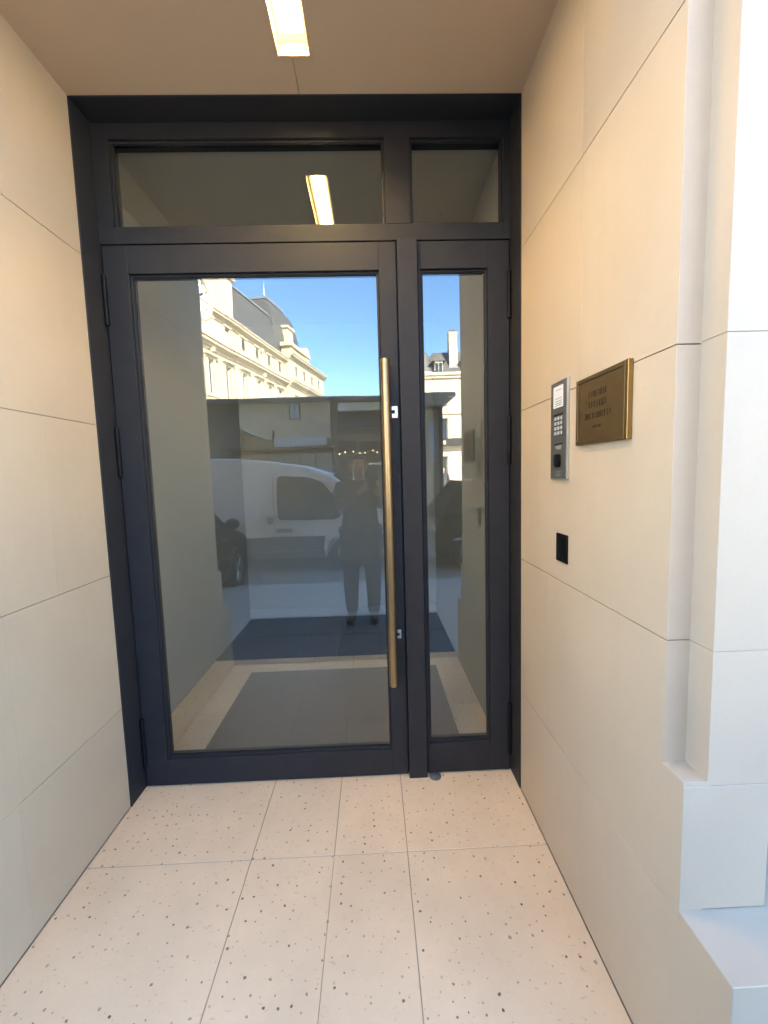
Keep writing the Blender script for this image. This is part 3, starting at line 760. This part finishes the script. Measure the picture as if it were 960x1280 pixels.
# canopy bay: cream sign band, dark awning, fairy lights
B(-1.18, 1.49, PY - .29, PY + .10, 3.775, 3.81).build('canopy_top', 'pavilion_dark', pv)
B(-1.0, 1.49, PY - .02, PY + .02, 3.50, 3.76).build('sign_band', 'pavilion_cream', pv, .004, 1)
B(-.98, -.66, PY + .022, PY + .03, 3.51, 3.75).build('sign_end', 'pavilion_white', pv)
MB().prism([(-.28, 3.50), (.55, 2.92), (.55, 2.74), (.53, 2.74), (.53, 2.90), (-.28, 3.46)], lambda a, b, t: (t, PY + a, b), -1.0, 1.55).build('awning', 'awning_dark', pv)
B(-1.16, 1.55, PY - .29, PY - .20, .004, 3.45).build('shopfront', 'pavilion_grey', pv)
for k in range(4):
    w_ = B(-1.05 + k * .66, -.47 + k * .66, PY - .198, PY - .16, .5, 2.6).build('shop_window', 'pavilion_dark', pv, .01, 1)
    B(-1.01 + k * .66, -.51 + k * .66, PY - .158, PY - .15, .54, 2.56).build('pane', 'window_dark', w_)
B(-.1, 1.5, PY - .10, PY - .04, 1.83, 1.89).build('counter_rail', 'pavilion_white', pv)
# glazed corner; the white window reflected in it is built as panels
B(1.62, 1.70, PY - .29, PY - .02, 0, 3.55).build('column', 'pavilion_dark', pv)
B(2.12, 2.22, PY - .31, PY - .02, 0, 3.55).build('column', 'pavilion_dark', pv)
B(1.70, 2.12, PY - .25, PY - .20, .3, 3.5).build('corner_window', 'pavilion_stone', pv)
cw = B(1.82, 2.04, PY - .195, PY - .17, 1.9, 3.1).build('window', 'pavilion_white', pv); B(1.85, 2.01, PY - .168, PY - .16, 1.95, 2.5).build('pane', 'pale_blue_panel', cw); B(1.85, 2.01, PY - .168, PY - .16, 2.56, 3.05).build('pane', 'pale_blue_panel', cw)
fl = thing('fairy_lights', 'string of small warm fairy lights under the dark awning', 'string lights', (0, PY + .5, 2.2))
pts = [(-1.0 + .2 * k + random.uniform(-.05, .05), PY + .56, 2.24 + random.uniform(-.05, .05)) for k in range(13)]
MB().tube(pts, .006, 6).build('cable', 'metal_black', fl)
for p in pts: MB().sphere((p[0], p[1], p[2] - .03), .018, .018, .024, 8, 6).build('bulb', 'bulb_warm', fl)

# ---- left: long sunlit stone building with clock gable, slate mansard, domed end
D_ = Vector((.20015, -.97977, 0)); N_ = Vector((.97977, .20015, 0)); O_ = Vector((-12.889, -37.517, 0))
def L(s, n, z): p = O_ + D_ * s + N_ * n; return (p.x, p.y, z)
gb = thing('stone_hall', 'long sunlit cream stone building with slate mansard roof and clock', 'building', L(0, 0, 0))
def lb(name, mat, *bx, parent=None, bevel=0):
    mb = MB()
    for b in bx: mb.obox(L, *b)
    return mb.build(name, mat, parent or gb, bevel, 1)
# wall made of piers and lintels so every window is an opening
S0, S1 = -22.0, 13.0
wins = [-20 + 2.85 * i for i in range(12)]
rows = [(1.0, 4.2), (5.2, 8.0), (8.9, 11.75)]
wl_ = []; last = S0
for w in wins:
    wl_.append((last, w - .45, -.6, 0, 0, 16)); last = w + .45
    zb = 0
    for z0, z1 in rows:
        wl_.append((w - .45, w + .45, -.6, 0, zb, z0)); zb = z1
    wl_.append((w - .45, w + .45, -.6, 0, zb, 16))
wl_.append((last, S1, -.6, 0, 0, 16)); wl_.append((S0, S1, -12, -.65, 0, 15.9))
lb('wall', 'haussmann_stone', *wl_)
for w in wins:
    for k, (z0, z1) in enumerate(rows):
        wo_ = lb('window', 'window_frame_white', (w - .45, w - .36, -.3, -.2, z0, z1), (w + .36, w + .45, -.3, -.2, z0, z1), (w - .36, w + .36, -.3, -.2, z1 - .1, z1), (w - .04, w + .04, -.3, -.2, z0, z1 - .1))
        lb('pane', 'far_pane', (w - .36, w + .36, -.27, -.25, z0, z1 - .1), parent=wo_)
        lb('surround', 'haussmann_stone_trim', (w - .66, w - .46, .001, .10, z0 - .1, z1 + .05), (w + .46, w + .66, .001, .10, z0 - .1, z1 + .05), (w - .86, w + .86, .001, .12, z1 + .05, z1 + .28), (w - 1.0, w + 1.0, .001, .38, z1 + .28, z1 + .44), (w - .95, w + .95, .001, .25, z0 - .28, z0 - .1))
for w in wins:
    lb('attic_window', 'far_pane', (w - .35, w + .35, .001, .03, 14.1, 15.0))
    lb('attic_surround', 'haussmann_stone_trim', (w - .52, w - .36, .001, .12, 13.95, 15.15), (w + .36, w + .52, .001, .12, 13.95, 15.15), (w - .6, w + .6, .001, .24, 15.15, 15.3))
def cornice(z, s0, s1, n0=0.0, k=1.0):
    return [(s0, s1, n0, n0 + .15*k, z - .75*k, z - .55*k), (s0, s1, n0, n0 + .30*k, z - .55*k, z - .35*k), (s0, s1, n0, n0 + .62*k, z - .35*k, z - .12*k), (s0, s1, n0, n0 + .75*k, z - .12*k, z)]
lb('lower_cornice', 'haussmann_stone_trim', *cornice(13.28, S0, S1, .002))
lb('upper_cornice', 'haussmann_stone_trim', *cornice(16.0, S0, S1, .002, .9))
tag(lb('brackets', 'haussmann_stone_trim', *[(s / 10, s / 10 + .22, .003, .5, 12.35, 12.72) for s in range(-220, 130, 95)], *[(s / 10, s / 10 + .2, .003, .45, 15.0, 15.32) for s in range(-220, 130, 95)]), kind='stuff')
def hip(s0, s1, n0, n1, z0, z1, a, b, c, d):
    """frustum roof: insets a (near s), b (far s), c (front), d (back)"""
    mb = MB(); P = [L(s0, n0, z0), L(s1, n0, z0), L(s1, n1, z0), L(s0, n1, z0), L(s0 + a, n0 + d, z1), L(s1 - b, n0 + d, z1), L(s1 - b, n1 - c, z1), L(s0 + a, n1 - c, z1)]
    return mb.add(P, [(0,3,2,1),(4,5,6,7),(0,1,5,4),(1,2,6,5),(2,3,7,6),(3,0,4,7)])
hip(S0, S1, -11, -.25, 16.02, 21.0, 0, 0, 1.55, 1.55).build('roof', 'slate', gb)
lb('ridge', 'zinc', (S0, S1, -2.1, -1.65, 21.0, 21.22))
# clock gable
gz = 22.3
gab = MB().prism([(-8.6, 16.0), (.28, 16.0), (.28, 19.6), (-.2, 20.0), (-.5, 21.4), (-4.2, gz), (-7.8, 21.4), (-8.1, 20.0), (-8.6, 19.6)], lambda a, b, t: L(a, t, b), -1.2, .35)
gab.build('gable', 'haussmann_stone', gb)
lb('gable_pilaster', 'haussmann_stone_trim', (-.75, .30, .352, .62, 16.02, 19.4)); lb('gable_pilaster', 'haussmann_stone_trim', (-8.6, -7.6, .352, .62, 16.02, 19.4))
lb('gable_cap', 'haussmann_stone_trim', (-.95, .55, .2, .85, 19.4, 19.75), (-8.85, -7.4, .2, .85, 19.4, 19.75))
ck = MB(); ck.cyl(L(-5.2, .36, 15.95), L(-5.2, .60, 15.95), 1.5, n=40); clock = ck.build('clock', 'clock_white', gb, .03, 2, True)
MB().ring(L(-5.2, .60, 15.95), N_, 1.82, 1.47, .45, 40).build('clock_rim', 'haussmann_stone_trim', clock, .05, 2, True)
MB().cyl(L(-5.2, .64, 15.95), L(-5.2, .64, 17.0), .06, n=6).cyl(L(-5.2, .64, 15.95), L(-4.6, .64, 16.3), .07, n=6).build('clock_hand', 'metal_black', clock)
for k in range(12):
    a = 2 * math.pi * k / 12; MB().cyl(L(-5.2 + 1.15 * math.sin(a), .63, 15.95 + 1.15 * math.cos(a)), L(-5.2 + 1.38 * math.sin(a), .63, 15.95 + 1.38 * math.cos(a)), .05, n=5).build('hour_mark', 'metal_black', clock)
lb('clock_base', 'haussmann_stone_trim', (-6.2, -.9, .352, .75, 13.3, 14.35), (-5.6, -1.4, .352, .66, 14.35, 14.75))
# end pavilion, slightly turned forward
lb('end_pavilion', 'haussmann_stone', (13.0, 26.2, -13, .55, 0, 16.6))
lb('lower_cornice', 'haussmann_stone_trim', *cornice(13.45, 12.9, 26.5, .552))
lb('upper_cornice', 'haussmann_stone_trim', *cornice(16.75, 12.9, 26.6, .552, .9))
for w in (15.2, 18.0, 20.8, 23.6):
    lb('window', 'window_dark', (w - .5, w + .5, .552, .58, 9.0, 11.7)); lb('attic_window', 'window_dark', (w - .35, w + .35, .552, .58, 14.3, 15.3))
    lb('surround', 'haussmann_stone_trim', (w - .7, w - .51, .552, .70, 8.8, 11.8), (w + .51, w + .7, .552, .70, 8.8, 11.8), (w - .85, w + .85, .552, .9, 11.8, 12.1))
    lb('attic_surround', 'haussmann_stone_trim', (w - .5, w - .36, .552, .68, 14.1, 15.4), (w + .36, w + .5, .552, .68, 14.1, 15.4), (w - .55, w + .55, .552, .75, 15.4, 15.55))
dome = MB(); rings = []
for z, e in ((16.76, 0), (19.5, .3), (22.0, .75), (23.4, 1.3), (24.0, 2.0)):
    rings.append([L(13.0 + e, -8.2 + e, z), L(22.0 - e, -8.2 + e, z), L(22.0 - e, -.9 - e, z), L(13.0 + e, -.9 - e, z)])
for rg in rings: dome.v += rg
for k in range(len(rings) - 1):
    dome.f += [(4*k+i, 4*k+(i+1)%4, 4*k+4+(i+1)%4, 4*k+4+i) for i in range(4)]
dome.f += [(3, 2, 1, 0), tuple(range(4*len(rings)-4, 4*len(rings)))]
dm = dome.build('dome_roof', 'slate', gb, .12, 2)
lb('dome_terrace', 'zinc', (14.8, 20.2, -6.4, -2.7, 24.0, 24.3), parent=dm)
for s in range(12): lb('cresting', 'zinc', (14.9 + .45 * s, 15.03 + .45 * s, -2.85, -2.75, 24.3, 24.6), parent=dm)
MB().cyl(L(17.2, -4, 24.3), L(17.2, -4, 27.0), .12, .03, 8).sphere(L(17.2, -4, 24.9), .24, .24, .24, 10, 6).build('spire', 'zinc', dm)
for s in (17.0,):
    lb('round_dormer', 'haussmann_stone_trim', (s - .9, s + .9, -2.4, -.7, 18.8, 20.6), (s - 1.1, s + 1.1, -2.4, -.5, 20.6, 20.9)); 
tu = lb('turret', 'haussmann_stone', (14.3, 20.6, -.88, .35, 16.77, 17.9))
lb('turret_cap', 'haussmann_stone_trim', (14.0, 20.9, -.9, .62, 17.9, 18.3), parent=tu)
MB().cyl(L(20.0, -.85, 18.25), L(20.0, .45, 18.25), .95, n=20).build('turret_gable', 'haussmann_stone_trim', gb)
hip(22.1, 26.0, -11, -2.0, 16.76, 17.1, 0, 1.2, .6, .6).build('roof', 'slate', gb)

# ---- right: corner building with mansard, dormers, chimney
RY = -45.0
cb = thing('corner_house', 'sunlit cream corner house with slate mansard, dormers and tall chimney', 'building', (14, RY, 0))
def rb(name, mat, *bx, parent=None, bevel=0):
    mb = MB()
    for b in bx: mb.box(*b)
    return mb.build(name, mat, parent or cb, bevel, 1)
rw = [8.0 + 3.2 * i for i in range(8)]; rrows = [(.6, 3.4), (5.2, 7.6), (8.9, 10.4)]
bx = []; last = 6.1
for w in rw:
    bx.append((last, w - .55, RY - .5, RY, 0, 12.3)); last = w + .55; zb = 0
    for z0, z1 in rrows: bx.append((w - .55, w + .55, RY - .5, RY, zb, z0)); zb = z1
    bx.append((w - .55, w + .55, RY - .5, RY, zb, 12.3))
bx.append((last, 34, RY - .5, RY, 0, 12.3)); bx.append((6.1, 34, RY - 12, RY - .55, 0, 12.2))
rb('wall', 'haussmann_stone', *bx)
MB().cyl((6.1, RY - 1.2, 0), (6.1, RY - 1.2, 12.3), 1.2, n=28).build('round_corner', 'haussmann_stone', cb, smooth=True)
MB().cyl((6.1, RY - 1.2, 12.3), (6.1, RY - 1.2, 12.75), 1.5, n=28).build('corner_cornice', 'haussmann_stone_trim', cb, smooth=True)
MB().cyl((6.1, RY - 1.6, 12.75), (6.1, RY - 1.6, 14.6), 1.25, .75, 24).sphere((6.1, RY - 1.6, 14.6), .76, .76, .7).build('corner_dome', 'slate', cb, smooth=True)
for w in rw:
    for z0, z1 in rrows:
        o_ = rb('window', 'window_frame_white', (w - .55, w - .46, RY - .4, RY - .32, z0, z1), (w + .46, w + .55, RY - .4, RY - .32, z0, z1), (w - .04, w + .04, RY - .4, RY - .32, z0, z1))
        rb('pane', 'window_dark', (w - .46, w + .46, RY - .37, RY - .36, z0, z1), parent=o_)
        rb('surround', 'haussmann_stone_trim', (w - .72, w - .56, RY + .001, RY + .08, z0, z1), (w + .56, w + .72, RY + .001, RY + .08, z0, z1), (w - .8, w + .8, RY + .001, RY + .2, z1, z1 + .2))
rb('cornice', 'haussmann_stone_trim', (6.1, 34.3, RY + .001, RY + .25, 12.0, 12.3), (6.1, 34.5, RY - .6, RY + .45, 12.301, 12.6))
rb('band', 'haussmann_stone_trim', (6.1, 34.2, RY + .001, RY + .18, 8.1, 8.4)); rb('band', 'haussmann_stone_trim', (6.1, 34.2, RY + .001, RY + .22, 4.3, 4.55))
rb('balcony', 'metal_black', (8.2, 12.4, RY + .25, RY + .85, 4.56, 4.66), (8.2, 12.4, RY + .8, RY + .84, 4.67, 5.35))
MB().add([(6.3, RY - .3, 12.61), (34, RY - .3, 12.61), (34, RY - 11.5, 12.61), (6.3, RY - 11.5, 12.61), (7.2, RY - 1.7, 15.2), (33, RY - 1.7, 15.2), (33, RY - 10, 15.2), (7.2, RY - 10, 15.2)], [(0,3,2,1),(4,5,6,7),(0,1,5,4),(1,2,6,5),(2,3,7,6),(3,0,4,7)]).build('roof', 'slate', cb)
for w in (7.75, 10.95, 14.2, 17.4):
    d_ = rb('dormer', 'haussmann_stone_trim', (w - .45, w + .45, RY - 1.8, RY - .25, 12.62, 13.95))
    rb('pane', 'window_dark', (w - .38, w - .04, RY - .248, RY - .23, 12.75, 13.75), (w + .04, w + .38, RY - .248, RY - .23, 12.75, 13.75), parent=d_)
    MB().prism([(w - .8, 13.95), (w + .8, 13.95), (w, 14.75)], lambda a, b, t: (a, t, b), RY - 1.8, RY - .1).build('dormer_roof', 'slate', d_)
rb('chimney', 'haussmann_stone', (9.05, 9.95, RY - 1.9, RY - .7, 13.2, 17.0)); rb('chimney_cap', 'haussmann_stone_trim', (8.98, 10.02, RY - 1.97, RY - .63, 17.0, 17.2))
for k in range(3): MB().cyl((9.25 + k * .25, RY - 1.3, 17.2), (9.25 + k * .25, RY - 1.3, 17.6), .09, n=8).build('chimney_pot', 'light_red', cb)

# ================================================================== PEOPLE
def skin_mesh(name, mat, joints, bones, parent, root=0, sub=2):
    me = bpy.data.meshes.new(name); me.from_pydata([j[0] for j in joints], bones, [])
    o = bpy.data.objects.new(name, me); COL.objects.link(o)
    me.materials.append(MATS[mat])
    md = o.modifiers.new('skin', 'SKIN'); md.use_smooth_shade = True; md.branch_smoothing = .3
    if not me.skin_vertices: me.attributes.new('skin', 'FLOAT', 'POINT')
    sv = me.skin_vertices[0].data
    for i, j in enumerate(joints):
        r = j[1]; sv[i].radius = (r, r) if not isinstance(r, tuple) else r
        sv[i].use_root = (i == root)
    sd = o.modifiers.new('sub', 'SUBSURF'); sd.levels = sd.render_levels = sub
    attach(o, parent)
    return o
def ensure_skin(me):
    import bpy as _b
    return me
def make_person(name, label, x, y, z0, pose, coat='coat_black', hh=1.73, faceY=1):
    """faces +y (faceY=1); pose gives elbow and hand points relative to (x, y, z0) for s=-1 and +1"""
    root = thing(name, label, 'person', (x, y, z0))
    k = hh / 1.73; F = faceY
    def P(a, b, c): return (x + a * k, y + b * k * F, z0 + c * k)
    # continuous body
    J = [(P(0, 0, .93), (.150*k, .105*k)), (P(0, .005, 1.10), (.135*k, .100*k)), (P(0, .0, 1.28), (.150*k, .105*k)), (P(0, -.01, 1.40), (.120*k, .085*k)), (P(0, 0, 1.475), (.055*k, .055*k)),
         (P(0, .015, 1.53), (.062*k, .066*k)), (P(0, .02, 1.60), (.074*k, .088*k)), (P(0, .012, 1.675), (.066*k, .078*k)), (P(0, .008, 1.71), (.035*k, .04*k))]
    E = [(i, i + 1) for i in range(8)]
    for s in (-1, 1):
        b0 = len(J)
        J += [(P(s*.10, 0, .88), .095*k), (P(s*.105, .015, .50), .062*k), (P(s*.11, -.01, .28), .055*k), (P(s*.112, -.02, .08), .040*k), (P(s*.12, .10, .035), (.042*k, .030*k)), (P(s*.125, .17, .03), (.035*k, .02*k))]
        E += [(0, b0)] + [(b0 + i, b0 + i + 1) for i in range(5)]
        el, ha = pose[s]
        b1 = len(J)
        wr_ = tuple(el[i] + (ha[i] - el[i]) * .80 for i in range(3))
        J += [(P(s*.175, -.01, 1.415), .062*k), (P(*el), .042*k), (P(*wr_), .030*k), (P(*ha), (.030*k, .022*k))]
        E += [(3, b1), (b1, b1+1), (b1+1, b1+2), (b1+2, b1+3)]
        # fingers from the palm
        d = (Vector(ha) - Vector(wr_)).normalized(); side = d.cross(Vector((0, 1, 0))).normalized()
        for q in range(4):
            off = side * (.022 - .0145 * q); ln_ = (.072, .080, .075, .058)[q]
            a = Vector(ha) + off + d * .028; b = a + d * ln_ * .5 + Vector((0, .012, 0)); c = a + d * ln_ * .80 + Vector((0, .034, 0))
            f0 = len(J); J += [(P(*a), .0095*k), (P(*b), .0085*k), (P(*c), .007*k)]; E += [(b1+3, f0), (f0, f0+1), (f0+1, f0+2)]
        a = Vector(ha) + side * .034 + d * .002; b = a + side * .018 + d * .028 + Vector((0, .01, 0))
        f0 = len(J); J += [(P(*a), .011*k), (P(*b), .009*k)]; E += [(b1+2, f0), (f0, f0+1)]
    skin_mesh('body', 'skin', J, E, root)
    # clothing
    C = [(P(0, 0, .80), (.225*k, .150*k)), (P(0, 0, .95), (.215*k, .150*k)), (P(0, .005, 1.10), (.198*k, .140*k)), (P(0, 0, 1.28), (.205*k, .140*k)), (P(0, -.01, 1.41), (.165*k, .110*k)), (P(0, -.005, 1.475), (.070*k, .068*k))]
    CE = [(i, i+1) for i in range(5)]
    C.append((P(0, 0, .68), (.225*k, .150*k))); CE.append((0, 6))
    for s in (-1, 1):
        el, ha = pose[s]; b1 = len(C)
        cu = tuple(el[i] + (ha[i] - el[i]) * .76 for i in range(3))
        C += [(P(s*.195, -.01, 1.41), .090*k), (P(*el), .072*k), (P(*cu), .052*k)]
        CE += [(4, b1), (b1, b1+1), (b1+1, b1+2)]
    skin_mesh('coat', coat, C, CE, root)
    for s in (-1, 1):
        T_ = [(P(s*.10, 0, .86), .105*k), (P(s*.115, .012, .50), .090*k), (P(s*.12, -.01, .28), .080*k), (P(s*.112, -.02, .05), .064*k)]
        skin_mesh('trouser_leg', 'trouser_grey', T_, [(0, 1), (1, 2), (2, 3)], root, sub=1)
        S_ = [(P(s*.112, -.05, .045), (.046*k, .042*k)), (P(s*.116, .04, .045), (.048*k, .042*k)), (P(s*.122, .13, .038), (.048*k, .034*k)), (P(s*.126, .20, .034), (.036*k, .026*k))]
        skin_mesh('shoe', 'shoe_black', S_, [(0, 1), (1, 2), (2, 3)], root, sub=1)
    # face and hair
    fz = 1.605
    hm = MB()
    hc = Vector(P(0, 0, 1.645)); hm.sphere(hc, .090*k, .108*k, .098*k, 18, 12)
    hm.v = [(a, b + (-.012*k*F if (c > hc.z + .02) else 0), c) if (b - hc.y) * F < .055*k or c > hc.z + .045*k else (a, b - F*.05*k, c) for a, b, c in hm.v]
    hm.build('hair', 'hair', root, smooth=True)
    for s in (-1, 1):
        MB().sphere(P(s*.032, .098, fz + .012), .013*k, .010*k, .008*k, 10, 6).build('eye', 'eye_white', root, smooth=True)
        MB().sphere(P(s*.082, .010, fz), .012*k, .024*k, .034*k, 10, 6).build('ear', 'skin', root, smooth=True)
    MB().cyl(P(0, .098, fz + .012), P(0, .125, fz - .028), .007*k, .015*k, 8).build('nose', 'skin', root, smooth=True)
    MB().sphere(P(0, .094, fz - .052), .024*k, .010*k, .008*k, 10, 6).build('mouth', 'lip', root, smooth=True)
    return root
ph_pose = {-1: ((-.225, .085, 1.205), (.075, .165, 1.395)), 1: ((.225, .085, 1.205), (.190, .170, 1.385))}
PXC, PYC = -.145, -2.26
make_person('person', 'person in dark coat reflected in the glass, holding up a phone', PXC, PYC, 0.0, ph_pose)
pho = thing('phone', 'dark phone held up in front of the face of the reflected person', 'phone', (-.012, -2.02, 1.45))
B(-.050, .026, -2.026, -2.017, 1.388, 1.540).build('case', 'black_plastic', pho, .004, 3, True)
MB().cyl((-.0083, -2.0175, 1.52), (-.0083, -2.0145, 1.52), .009, n=18).build('lens', 'car_glass', pho)
st_pose = {-1: ((-.25, -.02, 1.14), (-.25, .06, .88)), 1: ((.25, -.02, 1.14), (.25, .06, .88))}
make_person('person', 'distant pedestrian in dark clothes on far pavement at right of reflection', 3.05, -16.0, 0.0, st_pose, hh=1.8)
